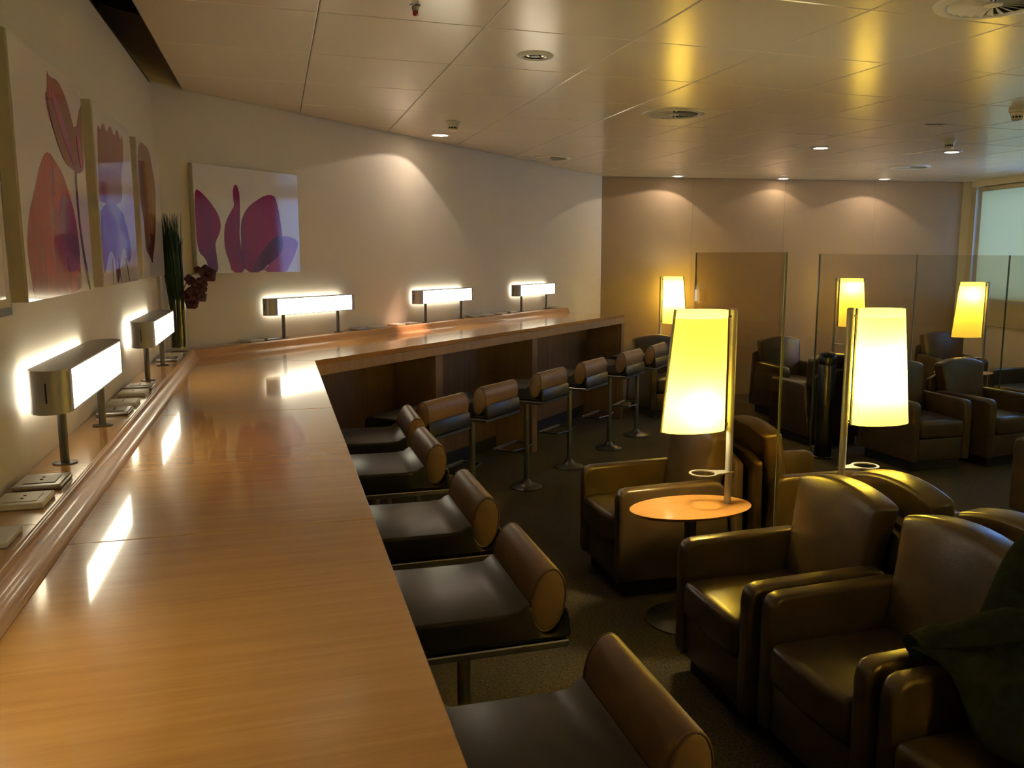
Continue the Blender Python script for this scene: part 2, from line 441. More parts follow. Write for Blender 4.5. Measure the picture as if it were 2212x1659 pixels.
# apron under the front edge
AP = .092
obj('apron', prism([(XF-.001, ys[0]), (XF-.001, cf[1]), corner(XF-.03, NF+.03), (XF-.03, ys[0])], ZC-AP, ZC-.0305), M_APRON, bc)
obj('apron', prism([(cf[0], cf[1]), sn(SB, NF+.001), sn(SB, NF+.03), corner(XF-.03, NF+.03)], ZC-AP, ZC-.0305), M_APRON, bc)
# underside sheet, back panels, dividers, kick boards
xb, nbk = -.20, NF+.395
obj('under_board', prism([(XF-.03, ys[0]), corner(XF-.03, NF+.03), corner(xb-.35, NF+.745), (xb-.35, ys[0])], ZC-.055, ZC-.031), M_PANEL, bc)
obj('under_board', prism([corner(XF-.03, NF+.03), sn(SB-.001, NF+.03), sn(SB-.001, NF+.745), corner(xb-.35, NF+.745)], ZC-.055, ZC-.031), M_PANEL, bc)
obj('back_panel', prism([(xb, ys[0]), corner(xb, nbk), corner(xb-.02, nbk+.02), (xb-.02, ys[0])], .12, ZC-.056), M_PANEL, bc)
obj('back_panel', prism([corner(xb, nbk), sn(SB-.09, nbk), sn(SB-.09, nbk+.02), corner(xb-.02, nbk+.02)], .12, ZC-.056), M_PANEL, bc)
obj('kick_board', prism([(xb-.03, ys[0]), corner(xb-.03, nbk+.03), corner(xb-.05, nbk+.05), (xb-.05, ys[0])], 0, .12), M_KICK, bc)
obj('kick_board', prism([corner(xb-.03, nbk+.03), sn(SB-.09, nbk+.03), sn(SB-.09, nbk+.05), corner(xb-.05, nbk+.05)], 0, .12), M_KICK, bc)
for s in (4.965, 6.39, SB-.09):
    obj('divider', prism([sn(s, NF+.032 if s < 8 else NF+.0315), sn(s+.09-.0005, NF+.032 if s < 8 else NF+.0315), sn(s+.09-.0005, nbk-.001 if s < 8 else NW-.02), sn(s, nbk-.001 if s < 8 else NW-.02)], 0, ZC-.056), M_DIV, bc)
obj('divider', prism([sn(SB-.075, NF+.001), sn(SB-.001, NF+.001), sn(SB-.001, NF+.0315), sn(SB-.075, NF+.0315)], 0, ZC-AP-.0005), M_DIV, bc)
for y in (-.9, .5, 1.95, 3.45):
    obj('divider', prism([(XF-.032, y), (XF-.032, y+.09), (xb+.001, y+.09), (xb+.001, y)], 0, ZC-.056), M_DIV, bc)

# ------------------------------------------------------------------ bar stools
def make_stool():
    t = thing('bar_stool', '', 'stool', group='leather bar stools along the counter')
    obj('base_disc', lathe([(0, 0), (.118, 0), (.120, .006), (.112, .012), (.075, .018), (.045, .034), (.030, .055), (.024, .064), (0, .064)], 28), M_STEEL, t, smooth=True)
    obj('pole', lathe([(.0195, .06), (.0195, .668)], 16), M_CHROME, t, smooth=True)
    fr = bmesh.new()
    fw, fy = .155, .185
    fr = tube([(-.018, 0, .30), (-fw, .03, .30), (-fw, fy-.02, .30)], .007, 8)
    tube([(.018, 0, .30), (fw, .03, .30), (fw, fy-.02, .30)], .007, 8, bm=fr)
    f = obj('footrest', fr, M_STEEL, t, smooth=True)
    obj('foot_bar', box(-fw-.008, fw+.008, fy-.02, fy+.006, .290, .308, .003, 1), M_CHROME, f)
    obj('seat_plate', box(-.212, .212, -.242, .215, .668, .688, .003, 1), M_CHROME, t)
    pr = [(.205, .690), (.216, .700), (.220, .725), (.216, .752), (.200, .770), (.170, .777), (.05, .775), (-.06, .774), (-.105, .778), (-.122, .790), (-.136, .795), (-.146, .786), (-.150, .766), (-.158, .730), (-.172, .712), (-.192, .706), (-.208, .712), (-.221, .735), (-.227, .764), (-.232, .774), (-.239, .775), (-.244, .765), (-.250, .712), (-.251, .698), (-.245, .690)]
    c = obj('seat', extrude_profile(pr, .415, 'x', .010, 3), M_SEAT, t, smooth=True)
    # roll backrest: elliptical bolster with domed, piped ends
    n = 28; tl = math.radians(8); L = .205
    def pt(a, k, x):
        u, v = .047*k*math.cos(a), .089*k*math.sin(a)
        return (x, -.186 + u*math.cos(tl) - v*math.sin(tl), .802 + u*math.sin(tl) + v*math.cos(tl))
    b = bmesh.new(); rows = []
    for x, k in ((-L-.004, .82), (-L, .93), (-L+.006, .985), (-L+.014, 1), (0, 1.0), (L-.014, 1), (L-.006, .985), (L, .93), (L+.004, .82)):
        rows.append([b.verts.new(pt(2*PI*i/n, k, x)) for i in range(n)])
    for p, q in zip(rows, rows[1:]):
        for i in range(n): b.faces.new((p[i], p[(i+1) % n], q[(i+1) % n], q[i]))
    b.faces.new(rows[0]); b.faces.new(rows[-1]); bmesh.ops.recalc_face_normals(b, faces=b.faces[:])
    r = obj('backrest_roll', b, M_ROLL, t, smooth=True)
    for sg in (-1, 1):
        obj('piping', tube([pt(2*PI*i/n, .955, sg*(L-.001)) for i in range(n)], .0035, 6, closed=True), M_PIPING, r, smooth=True)
        e = bmesh.new(); rings = []
        for k, dx in ((.86, .002), (.6, .007), (.3, .0095)):
            rings.append([e.verts.new(pt(2*PI*i/n, k, sg*(L+dx))) for i in range(n)])
        cc = e.verts.new(pt(0, 0, sg*(L+.0105)))
        for p, q in zip(rings, rings[1:]):
            for i in range(n): e.faces.new((p[i], p[(i+1) % n], q[(i+1) % n], q[i]))
        for i in range(n): e.faces.new((rings[-1][i], rings[-1][(i+1) % n], cc))
        bmesh.ops.recalc_face_normals(e, faces=e.faces[:])
        obj('end_cap', e, M_ROLL, r, smooth=True)
    return t
stool = make_stool()
A_ST = [(.462, 1.44, 0), (.463, 2.255, 0), (.459, 2.955, 0), (.440, 3.815, .01), (.455, 4.445, -.02)]
A_LB = ['leather bar stool at the left counter, nearest the camera and cut by the frame',
        'leather bar stool at the left counter, second from the camera',
        'leather bar stool at the left counter, third from the camera',
        'leather bar stool at the left counter, fourth from the camera',
        'leather bar stool at the left counter, closest to the inner corner']
B_ST = [(4.05, 2.985, 0), (4.675, 3.0, 0), (5.41, 3.0, 0), (6.12, 2.995, 0), (6.89, 2.98, 0), (7.54, 2.978, .05)]
B_LB = ['bar stool at the far diagonal counter, closest to the inner corner',
        'bar stool at the far diagonal counter, second from the inner corner',
        'bar stool at the far diagonal counter, third from the inner corner',
        'bar stool at the far diagonal counter, fourth from the inner corner',
        'bar stool at the far diagonal counter, second from its far end',
        'bar stool at the far end of the diagonal counter, half behind the yellow lampshade']
first = True
for (x, y, r), lb in zip(A_ST, A_LB):
    if first: stool.location = (x, y, 0); stool.rotation_euler = (0, 0, PI/2+r); stool['label'] = lb; first = False
    else: dup(stool, (x, y, 0), PI/2+r, lb)
for (s, n, r), lb in zip(B_ST, B_LB): dup(stool, sn(s, n, 0), PI/4+r, lb)

# ------------------------------------------------------------------ bar lamps
def make_bar_lamp():
    """local x along the counter, +y to the room; origin on the shelf midway between the posts"""
    t = thing('bar_lamp', '', 'lamp', group='box lamps standing on the counter shelf')
    hl, eb, z0, z1 = .432, .068, .157, .267
    yb, yf = -.043, .052
    def plan(e):                                     # outline with bowed ends
        o = []
        for i in range(9):
            a = -PI/2 + PI*i/8
            o.append((hl-eb+e + eb*math.cos(a), (yb+yf)/2 + (yf-yb)/2*math.sin(a)))
        for i in range(9):
            a = PI/2 + PI*i/8
            o.append((-(hl-eb)-e + eb*math.cos(a), (yb+yf)/2 + (yf-yb)/2*math.sin(a)))
        return o
    obj('top_plate', prism(plan(0), z1-.004, z1), M_CAP, t)
    obj('bottom_plate', prism(plan(0), z0, z0+.004), M_CAP, t)
    for sg in (-1, 1):
        pts = [p for p in plan(0) if p[0]*sg > hl-eb-.005]
        pts = sorted(pts, key=lambda p: p[1])
        b = bmesh.new()
        for off in (0,):
            rows = [[b.verts.new((x, y, z)) for x, y in pts] for z in (z0+.004, z1-.004)]
            inn = [[b.verts.new((x-sg*.004, y*.97, z)) for x, y in pts] for z in (z0+.004, z1-.004)]
        n = len(pts)
        for i in range(n-1):
            b.faces.new((rows[0][i], rows[0][i+1], rows[1][i+1], rows[1][i]))
            b.faces.new((inn[0][i], inn[1][i], inn[1][i+1], inn[0][i+1]))
        for i in (0, n-1): b.faces.new((rows[0][i], rows[1][i], inn[1][i], inn[0][i]))
        bmesh.ops.recalc_face_normals(b, faces=b.faces[:])
        c = obj('end_cap', b, M_CAP, t, smooth=True)
        obj('slot', box(sg*(hl-.003)-.004, sg*(hl-.003)+.0045, .006-.0015, .006+.0015, z0+.03, z1-.03), M_HOLE, c)
    hd = hl-eb-.002
    obj('front_diffuser', box(-hd, hd, yf-.006, yf-.001, z0+.004, z1-.004), M_DIFF, t)
    obj('rear_diffuser', box(-hd, hd, yb+.001, yb+.006, z0+.004, z1-.004), M_DIFF, t)
    for sg in (-1, 1):
        p = obj('post', lathe([(.011, .004), (.011, z0)], 14), M_STEEL, t, loc=(sg*.2655, 0, 0), smooth=True)
        obj('foot_disc', lathe([(0, 0), (.030, 0), (.030, .003), (.012, .005), (0, .005)], 20), M_STEEL, p, smooth=True)
    return t
lamp = make_bar_lamp()
LX = -.552
lamp.location = (LX, 2.793, ZS); lamp.rotation_euler = (0, 0, -PI/2)
lamp['label'] = 'lit box lamp on the left counter shelf, nearest the camera'
dup(lamp, (LX, 4.383, ZS), -PI/2, 'lit box lamp on the left counter shelf, just before the vase')
dup(lamp, (LX, 1.203, ZS), -PI/2, 'lit box lamp on the left counter shelf beside the camera')
NL = NW-.068
for s, lb in ((4.518, 'lit box lamp on the far counter shelf below the magenta flower picture'),
              (6.118, 'lit box lamp in the middle of the far counter shelf'),
              (7.735, 'lit box lamp nearest the far end of the diagonal counter shelf')):
    dup(lamp, sn(s, NL, ZS), PI/4+PI, lb)

# ------------------------------------------------------------------ sockets on the shelf
def make_socket(kind):
    t = thing('power_socket', '', 'socket', group='socket plates on the counter shelf')
    if kind == 0:
        obj('plate', box(-.055, .055, -.05, .05, 0, .014, .003, 2), M_WHITE, t)
        obj('insert', box(-.036, .036, -.033, .033, .0142, .0155, .0006, 1), M_WHITE, t)
    else:
        obj('plate', box(-.062, .062, -.052, .052, 0, .013, .005, 2), M_CHROME, t)
        obj('insert', box(-.040, .040, -.034, .034, .0132, .0150, .0006, 1), M_GREYPL, t)
    for sx in (-.012, .012):
        obj('socket_hole', lathe([(0, 0), (.0035, 0), (.0035, .0012), (0, .0012)], 10), M_HOLE, t, loc=(sx, 0, .0152), smooth=False)
    return t
sk = [make_socket(0), make_socket(1)]
def put_socket(k, loc, rz, lb, st={}):
    if k not in st: st[k] = 1; sk[k].location = loc; sk[k].rotation_euler = (0, 0, rz); sk[k]['label'] = lb
    else: dup(sk[k], loc, rz, lb)
for y, k, lb in ((1.86, 0, 'white socket plate on the left shelf, cut by the left frame edge'),
                 (2.13, 0, 'white socket plate on the left shelf, before the nearest lamp'),
                 (2.30, 1, 'silver-rimmed socket plate at the foot of the nearest lamp'),
                 (3.29, 1, 'silver-rimmed socket plate just past the nearest lamp, left shelf'),
                 (3.47, 0, 'white socket plate between the two left shelf lamps, nearer pair'),
                 (3.71, 0, 'white socket plate between the two left shelf lamps, farther pair'),
                 (3.89, 1, 'silver-rimmed socket plate before the second left shelf lamp'),
                 (4.87, 1, 'silver-rimmed socket plate just past the second left shelf lamp'),
                 (5.06, 0, 'white socket plate in front of the glass vase')):
    put_socket(k, (-.553, y, ZS), PI/2, lb)
for s, k, lb in ((3.98, 0, 'white socket plate left of the lamp below the flower picture'),
                 (4.12, 1, 'silver-rimmed socket plate left of the lamp below the flower picture'),
                 (5.03, 1, 'silver-rimmed socket plate right of the lamp below the flower picture'),
                 (5.22, 0, 'white socket plate mid-shelf, right of the lamp below the flower picture'),
                 (5.46, 0, 'white socket plate mid-shelf, left of the middle far lamp'),
                 (5.62, 1, 'silver-rimmed socket plate beside the middle far lamp, its left side'),
                 (6.62, 1, 'silver-rimmed socket plate beside the middle far lamp, its right side'),
                 (6.82, 0, 'white socket plate between the middle and the last far lamp, nearer one'),
                 (7.06, 0, 'white socket plate between the middle and the last far lamp, farther one'),
                 (7.24, 1, 'silver-rimmed socket plate left of the last far lamp'),
                 (8.2, 1, 'silver-rimmed socket plate at the far end of the shelf')):
    put_socket(k, sn(s, NW-.067, ZS), PI/4, lb)
sw = thing('wall_switch', 'small white wall switch behind the last far lamp', 'switch', sn(8.04, NW-.001, 1.26), PI/4+PI)
obj('plate', box(-.035, .035, 0, .008, -.045, .045, .002, 1), M_WHITE, sw); obj('rocker', box(-.015, .015, .0082, .012, -.02, .02), M_WHITE, sw)

# ------------------------------------------------------------------ pictures
def petal(name, c1, c2, ang=0, scale=3.0):
    m, nt, p = new_mat(name); L = nt.links
    tc = nt.nodes.new('ShaderNodeTexCoord'); nz = nt.nodes.new('ShaderNodeTexNoise'); nz.inputs['Scale'].default_value = scale; nz.inputs['Detail'].default_value = 4
    mp = nt.nodes.new('ShaderNodeMapping'); mp.inputs['Scale'].default_value = (3, 3, 1); L.new(tc.outputs['Object'], mp.inputs[0]); L.new(mp.outputs[0], nz.inputs['Vector'])
    rp = nt.nodes.new('ShaderNodeValToRGB'); rp.color_ramp.elements[0].color = (*c1, 1); rp.color_ramp.elements[1].color = (*c2, 1)
    rp.color_ramp.elements[0].position = .35; rp.color_ramp.elements[1].position = .65
    L.new(nz.outputs['Fac'], rp.inputs[0]); L.new(rp.outputs[0], p.inputs['Base Color'])
    p.inputs['Roughness'].default_value = .06; p.inputs['Specular IOR Level'].default_value = .5
    return m
P_MAG = petal('magenta_petal', (.30, .008, .15), (.20, .012, .19))
P_DK = petal('dark_violet_petal', (.10, .012, .10), (.17, .02, .15))
P_LT = petal('pale_violet_petal', (.36, .07, .30), (.42, .10, .36))
P_CORAL = petal('coral_petal', (.52, .055, .030), (.38, .035, .035))
P_ROSE = petal('rose_petal', (.22, .014, .03), (.40, .07, .10))
P_PURP = petal('purple_petal', (.20, .03, .16), (.30, .07, .24))
P_BROWN = petal('russet_petal', (.26, .03, .018), (.14, .010, .008))
P_STEM = petal('grey_stem', (.06, .04, .06), (.09, .06, .08))

def smooth_poly(pts, it=2):
    for _ in range(it):
        o = []
        for i in range(len(pts)):
            p, q = pts[i], pts[(i+1) % len(pts)]
            o += [(p[0]*.75+q[0]*.25, p[1]*.75+q[1]*.25), (p[0]*.25+q[0]*.75, p[1]*.25+q[1]*.75)]
        pts = o
    return pts

def picture(label, loc, rotz, W, H, petals, dark=False):
    """local x to the right along the wall as seen from the room, z up, -y to the room; origin at the lower left on the wall"""
    t = thing('flower_picture', label, 'picture', loc, rotz, 'flower pictures on the walls')
    obj('box_frame', box(0, W, -.037, -.002, 0, H, .002, 1), M_DFRAME if dark else M_CANVAS, t)
    if dark:
        obj('mount', box(.0, W-.02, -.0395, -.0372, .02, H-.02), M_CANVAS, t)
        pr_ = obj('print', box(.0, W-.06, -.0415, -.0397, .04, H-.05), M_PRINT, t); yb = -.0415
    else:
        pr_ = obj('print', box(.002, W-.002, -.0400, -.0372, .002, H-.002), M_PRINT, t); yb = -.0400
    for k, (pts, mat) in enumerate(petals):
        pts = smooth_poly([(max(.003, min(W-.003, a)), max(.003, min(H-.003, b))) for a, b in pts], 1 if len(pts) > 14 else 2)
        d = .00025*(k+1)
        b = bmesh.new()
        lo = [b.verts.new((x, yb-d, z)) for x, z in pts]; hi = [b.verts.new((x, yb-.0001, z)) for x, z in pts]
        b.faces.new(lo); n = len(pts)
        for i in range(n): b.faces.new((lo[i], hi[i], hi[(i+1) % n], lo[(i+1) % n]))
        bmesh.ops.recalc_face_normals(b, faces=b.faces[:])
        obj('petal_print', b, mat, pr_)
    return t
pB = [([(.006, .5), (.05, .483), (.119, .425), (.171, .361), (.191, .302), (.178, .242), (.139, .188), (.142, .136), (.158, .002), (.087, .002), (.065, .091), (.006, .13), (.003, .3)], P_MAG),
      ([(.319, .549), (.341, .514), (.347, .446), (.338, .308), (.329, .23), (.339, .153), (.356, .106), (.365, .002), (.257, .002), (.24, .075), (.21, .144), (.209, .243), (.225, .311), (.268, .373), (.3, .413), (.293, .458), (.295, .519)], P_MAG),
      ([(.724, .004), (.689, .002), (.502, .002), (.58, .058), (.6, .2), (.691, .238), (.759, .236), (.842, .208), (.811, .133)], P_LT),
      ([(.342, .277), (.356, .339), (.4, .403), (.475, .453), (.562, .494), (.628, .498), (.653, .464), (.676, .368), (.691, .247), (.696, .165), (.661, .115), (.581, .074), (.502, .002), (.365, .002), (.351, .106), (.34, .168)], P_MAG),
      ([(.691, .238), (.696, .165), (.661, .107), (.514, .026), (.449, .002), (.407, .002), (.453, .075), (.566, .187), (.635, .233)], P_DK)]
picture('magenta flower picture on the far diagonal wall', sn(3.61, NW, 1.578), PI/4, .85, .644, pB)
p1 = [([(.302, .395), (.347, .394), (.409, .374), (.474, .354), (.538, .307), (.609, .236), (.635, .144), (.624, .073), (.638, .051), (.613, .002), (.332, .002), (.111, .002), (.054, .012), (.043, .065), (.028, .119), (.037, .164), (.075, .226), (.126, .266), (.204, .339), (.252, .374)], P_CORAL),
      ([(.428, .285), (.533, .295), (.607, .23), (.635, .144), (.617, .064), (.403, .068), (.389, .171)], P_PURP),
      ([(.381, .625), (.399, .609), (.505, .619), (.577, .592), (.622, .565), (.694, .491), (.818, .606), (.828, .56), (.801, .472), (.793, .39), (.686, .366), (.607, .378), (.528, .382), (.467, .42), (.398, .466), (.347, .513), (.335, .552), (.365, .565)], P_ROSE),
      ([(.644, .372), (.679, .375), (.664, .331), (.673, .176), (.767, .001), (.734, .001), (.649, .176), (.642, .329)], P_STEM)]
p1 += [([(.40, .575), (.43, .580), (.56, .50), (.66, .40), (.64, .385), (.50, .47)], P_LT), ([(.345, .545), (.375, .55), (.40, .48), (.53, .395), (.50, .392), (.40, .462)], P_DK), ([(.70, .47), (.73, .50), (.77, .42), (.74, .38)], P_LT)]
p2 = [([(.034, .296), (.462, .311), (.638, .187), (.66, .111), (.562, .07), (.494, .152), (.374, .096), (.314, .005), (.258, .007), (.258, .089), (.189, .134), (.119, .112), (.031, .041), (.009, .059), (.009, .183)], P_PURP),
      ([(.09, .575), (.13, .555), (.197, .600), (.26, .560), (.343, .612), (.42, .565), (.503, .618), (.56, .570), (.615, .606), (.626, .559), (.601, .499), (.515, .431), (.528, .358), (.462, .311), (.034, .296), (.018, .325), (.053, .473), (.066, .535)], P_ROSE)]
p2 += [([(x0, .10), (x0+.008, .10), (x1+.008, .004), (x1, .004)], P_STEM) for x0, x1 in ((.20, .17), (.33, .35), (.50, .56))]
p3 = [([(.033, .644), (.442, .643), (.495, .571), (.614, .486), (.557, .291), (.434, .16), (.352, .11), (.31, .06), (.223, .11), (.095, .134), (.103, .298), (.004, .362), (.02, .431)], P_BROWN)]
picture('coral and rose tulip picture, largest on the left wall', (XW, 2.42, 1.576), PI/2, .815, .648, p1)
picture('purple tulip picture, second on the left wall', (XW, 3.425, 1.578), PI/2, .82, .646, p2)
picture('russet petal picture, farthest on the left wall', (XW, 4.425, 1.578), PI/2, .79, .644, p3)
picture('dark-edged picture cut by the left frame edge', (XW, 1.43, 1.555), PI/2, .86, .70, [], dark=True)

# ------------------------------------------------------------------ vase, grass and orchid in the corner
VX, VY = -.537, 5.30
vs = thing('glass_vase', 'tall clear glass vase in the corner of the shelf', 'vase', (VX, VY, ZS))
obj('vase_wall', lathe([(0, 0), (.045, 0), (.047, .01), (.046, .018), (.0455, .25), (.048, .30), (.0455, .30), (.043, .25), (.0435, .022), (0, .02)], 28), M_VASE, vs, smooth=True)
gr = thing('grass_bunch', 'bunch of tall dark green grass standing in the glass vase', 'grass', (VX, VY, ZS))
gb = bmesh.new(); rg = random.Random(3)
for k in range(300):
    a = rg.uniform(0, 2*PI); r0 = .036*math.sqrt(rg.random()); sp = rg.uniform(.5, 1.0)
    top = .70+rg.uniform(-.12, .075)
    x0, y0 = r0*math.cos(a), r0*math.sin(a)
    x1, y1 = x0*1.7, y0*1.7
    x2, y2 = .080*sp*math.cos(a)*(r0/.036)-.026, .055*sp*math.sin(a)*(r0/.036)
    tube([(x0, y0, .24), (x1*.75-.006, y1*.7, .40), (x1*.9-.016, y1*.8, .55), (x2, y2, top)], [.0028, .0032, .0026, .0006], 4, bm=gb, caps=False)
g_ = obj('grass_blades', gb, M_GRASS, gr); g_['kind'] = 'stuff'
sb = bmesh.new()
for k in range(60):
    a = rg.uniform(0, 2*PI); r0 = .036*math.sqrt(rg.random())
    tube([(r0*math.cos(a), r0*math.sin(a), .024), (r0*math.cos(a+.5)*.9, r0*math.sin(a+.5)*.9, .26)], .003, 4, bm=sb, caps=False)
s_ = obj('stems', sb, M_STEMS, gr); s_['kind'] = 'stuff'
oc = thing('orchid_spray', 'dark wine-red artificial orchid spray leaning out of the vase', 'flower', (VX, VY, ZS))
obj('stem', tube([(.018, .0, .03), (.026, 0, .25), (.042, -.01, .36), (.075, -.015, .43), (.135, -.02, .455)], [.003, .003, .0025, .002, .0015], 6), M_STEMS, oc, smooth=True)
obj('stem', tube([(.024, .004, .25), (.034, -.004, .45), (.05, 0, .64)], [.0018, .0014, .0008], 5), M_STEMS, oc, smooth=True)
def blossom(c, s, yaw, tilt):
    b = bmesh.new()
    for k in range(5):
        a = 2*PI*k/5 + .3
        pts = []
        rows = []
        for i in range(5):
            u = i/4; wd = s*.60*math.sin(PI*(.12+.80*u)); r = s*u
            z = s*.28*math.sin(u*2.2)
            rows.append([b.verts.new((r*math.cos(a)-q*wd*math.sin(a), r*math.sin(a)+q*wd*math.cos(a), z - .15*s*q*q)) for q in (-1, -.5, 0, .5, 1)])
        for p, q in zip(rows, rows[1:]):
            for i in range(4): b.faces.new((p[i], p[i+1], q[i+1], q[i]))
    bmesh.ops.create_icosphere(b, subdivisions=1, radius=s*.25, matrix=Matrix.Translation((0, 0, s*.12)))
    bmesh.ops.rotate(b, verts=b.verts[:], cent=(0, 0, 0), matrix=Matrix.Rotation(tilt, 3, 'X'))
    bmesh.ops.rotate(b, verts=b.verts[:], cent=(0, 0, 0), matrix=Matrix.Rotation(yaw, 3, 'Z'))
    obj('blossom', b, M_ORCHID, oc, loc=c, smooth=True)
for c, s, yw, tl in (((.145, -.03, .45), .042, .5, 1.1), ((.105, -.03, .475), .018, .2, .9), ((.108, -.035, .385), .036, -.2, 1.4), ((.062, -.03, .415), .026, .6, 1.2),
                     ((.088, -.035, .345), .040, .3, 1.3), ((.070, -.04, .295), .034, -.3, 1.5), ((.115, -.04, .325), .026, .8, 1.4), ((.050, -.03, .33), .028, 0, 1.2), ((.128, -.03, .365), .014, .3, 1.2)):
    blossom((c[0]*1.12+.006, c[1], c[2]*1.0-.012), s*1.3, yw, tl)

# ------------------------------------------------------------------ armchairs
def make_armchair():
    """faces +y; origin on the floor under its centre"""
    t = thing('armchair', '', 'armchair', group='brown leather armchairs')
    hw = .288
    obj('plinth', box(-.235, .235, -.29, .30, 0, .085, .004, 1), M_PLINTH, t)
    for sg in (-1, 1):
        # arm: side panel with a rounded, gently arched top
        pr = [(.345, .085), (.352, .12), (.352, .50), (.346, .535), (.330, .558), (.300, .568), (.10, .572), (-.16, .574), (-.205, .566), (-.228, .545), (-.236, .50), (-.30, .085)]
        b = extrude_profile(pr, .074, 'x', .020, 4)
        obj('arm', b, M_LEATHER, t, loc=(sg*(hw-.037), 0, 0), smooth=True)
    # seat cushion: front edge rolled, crown in the middle
    b = box(-.211, .211, -.16, .362, .270, .415, .034, 4)
    bmesh.ops.subdivide_edges(b, edges=[e for e in b.edges if e.calc_length() > .2], cuts=5, use_grid_fill=True)
    for v in b.verts:
        if v.co.z > .40: v.co.z += .018*max(0, 1-(v.co.x/.197)**2)*max(0, 1-((v.co.y-.1)/.27)**2)
        if v.co.y > .33: v.co.y += .012*max(0, 1-(v.co.x/.197)**2)
    obj('seat', b, M_LEATHER, t, smooth=True)
    obj('front_panel', box(-.212, .212, -.10, .338, .087, .268, .008, 2), M_LEATHER, t, smooth=True)
    # backrest cushion, arched top, leaning back
    def back(w0, w1, z0, zc, zm, y0, y1, th, bev, name, belly=0):
        b = bmesh.new(); nx, nz = 10, 8; F, B = [], []
        for j in range(nz+1):
            v = j/nz; rf, rb = [], []
            for i in range(nx+1):
                u = -1+2*i/nx
                w_ = w0+(w1-w0)*v
                ztop = zm-(zm-zc)*abs(u)**2.0
                z = z0+(ztop-z0)*v
                y = y0+(y1-y0)*v
                bl = belly*math.cos(u*PI/2)*math.sin(PI*min(1, .15+v*.85))
                rf.append(b.verts.new((u*w_, y+bl, z))); rb.append(b.verts.new((u*w_, y-th, z-.01*v)))
            F.append(rf); B.append(rb)
        for j in range(nz):
            for i in range(nx):
                b.faces.new((F[j][i], F[j][i+1], F[j+1][i+1], F[j+1][i])); b.faces.new((B[j][i], B[j+1][i], B[j+1][i+1], B[j][i+1]))
        rim_f = F[0] + [F[j][nx] for j in range(1, nz+1)] + F[nz][-2::-1] + [F[j][0] for j in range(nz-1, 0, -1)]
        rim_b = B[0] + [B[j][nx] for j in range(1, nz+1)] + B[nz][-2::-1] + [B[j][0] for j in range(nz-1, 0, -1)]
        n = len(rim_f)
        for i in range(n): b.faces.new((rim_f[i], rim_b[i], rim_b[(i+1) % n], rim_f[(i+1) % n]))
        bmesh.ops.recalc_face_normals(b, faces=b.faces[:])
        b.normal_update()
        es = [e for e in b.edges if len(e.link_faces) == 2 and e.calc_face_angle(0) > 1.0]
        bmesh.ops.bevel(b, geom=es, offset=bev, segments=3, profile=.5, affect='EDGES')
        return obj(name, b, M_LEATHER, t, smooth=True)
    back(.209, .250, .40, .798, .842, -.105, -.185, .115, .020, 'backrest', .020)
    back(.286, .262, .086, .660, .715, -.300, -.300, .050, .014, 'back_panel')
    return t
chair = make_armchair()
def put_chair(x, y, rz, lb, st=[]):
    if not st: st.append(1); chair.location = (x, y, 0); chair.rotation_euler = (0, 0, rz); chair['label'] = lb
    else: dup(chair, (x, y, 0), rz, lb)
CX = 1.895; BX = 2.645
put_chair(CX-.030, 2.765, PI/2, 'brown leather armchair just in front of the nearest yellow lamp table, facing the bar')
put_chair(CX-.006, 2.165, PI/2, 'brown leather armchair facing the bar, middle of the near row, bare seat')
put_chair(CX, 1.555, PI/2, 'brown leather armchair at the bottom right corner under the dark coat')
put_chair(CX+.004, 4.045, PI/2, 'brown leather armchair behind the nearest lamp table, back to the glass screen')
put_chair(BX, 4.02, -PI/2, 'armchair behind the single glass screen, turned away, only its arms showing')
put_chair(2.588, 2.755, -PI/2, 'armchair back to back with the front one, facing the far right')
put_chair(2.600, 2.16, -PI/2, 'armchair turned away at the right edge, behind the middle near armchair')
put_chair(5.03, 5.80, PI, 'armchair facing the camera to the right of the second lampshade, left of a pair')
put_chair(5.70, 5.78, PI+.12, 'armchair with shiny blue daylight on its backrest, right of a pair')
put_chair(4.78, 3.90, 0, 'armchair mostly cut by the right frame edge, showing its side panel')
put_chair(4.78, 6.80, 0, 'armchair right behind the long glass screen beside the black post')
put_chair(5.25, 7.98, PI, 'armchair with creased shiny backrest by the taupe wall, seen past the glass screen')
put_chair(3.98, 8.50, PI, 'armchair beyond the far end of the counter, behind the last bar stool')
put_chair(7.45, 8.05, PI-.3, 'dark armchair in the far right corner behind the long glass screen')
put_chair(7.34, 6.72, PI/2, 'armchair under the window behind the long glass screen')

# ------------------------------------------------------------------ coat
ct = thing('coat', 'dark green coat thrown over the back of the corner armchair', 'coat', (0, 0, 0))
rows = []
ysamp = [1.22, 1.32, 1.42, 1.52, 1.62, 1.72, 1.80, 1.86, 1.90]
over = [0, 0, 0, 0, .0, .05, .12, .10, .0]
prof_c = [(2.28, .60), (2.25, .80), (2.16, .90), (2.06, .86), (1.97, .70), (1.88, .56), (1.78, .50), (1.66, .47)]
b = bmesh.new(); rr = random.Random(11); G_ = []
for i, (x, z) in enumerate(prof_c):
    row = []
    for j, y in enumerate(ysamp):
        zz = z + .035*math.sin(i*1.7+j*1.3) + .02*math.sin(j*2.6+i) + rr.uniform(-.012, .012)
        xx = x + .03*math.sin(j*1.9+i*.8) + rr.uniform(-.01, .01)
        if j >= 5:                                   # sleeve and skirt lie over the arm
            arm_top = .60 if j < 8 else .50
            zz = max(zz, arm_top + .02*math.sin(i*2.1)) if x < 2.1 else zz
        row.append(b.verts.new((xx, y + .012*math.sin(i*2.3), zz)))
    G_.append(row)
for p, q in zip(G_, G_[1:]):
    for j in range(len(ysamp)-1): b.faces.new((p[j], p[j+1], q[j+1], q[j]))
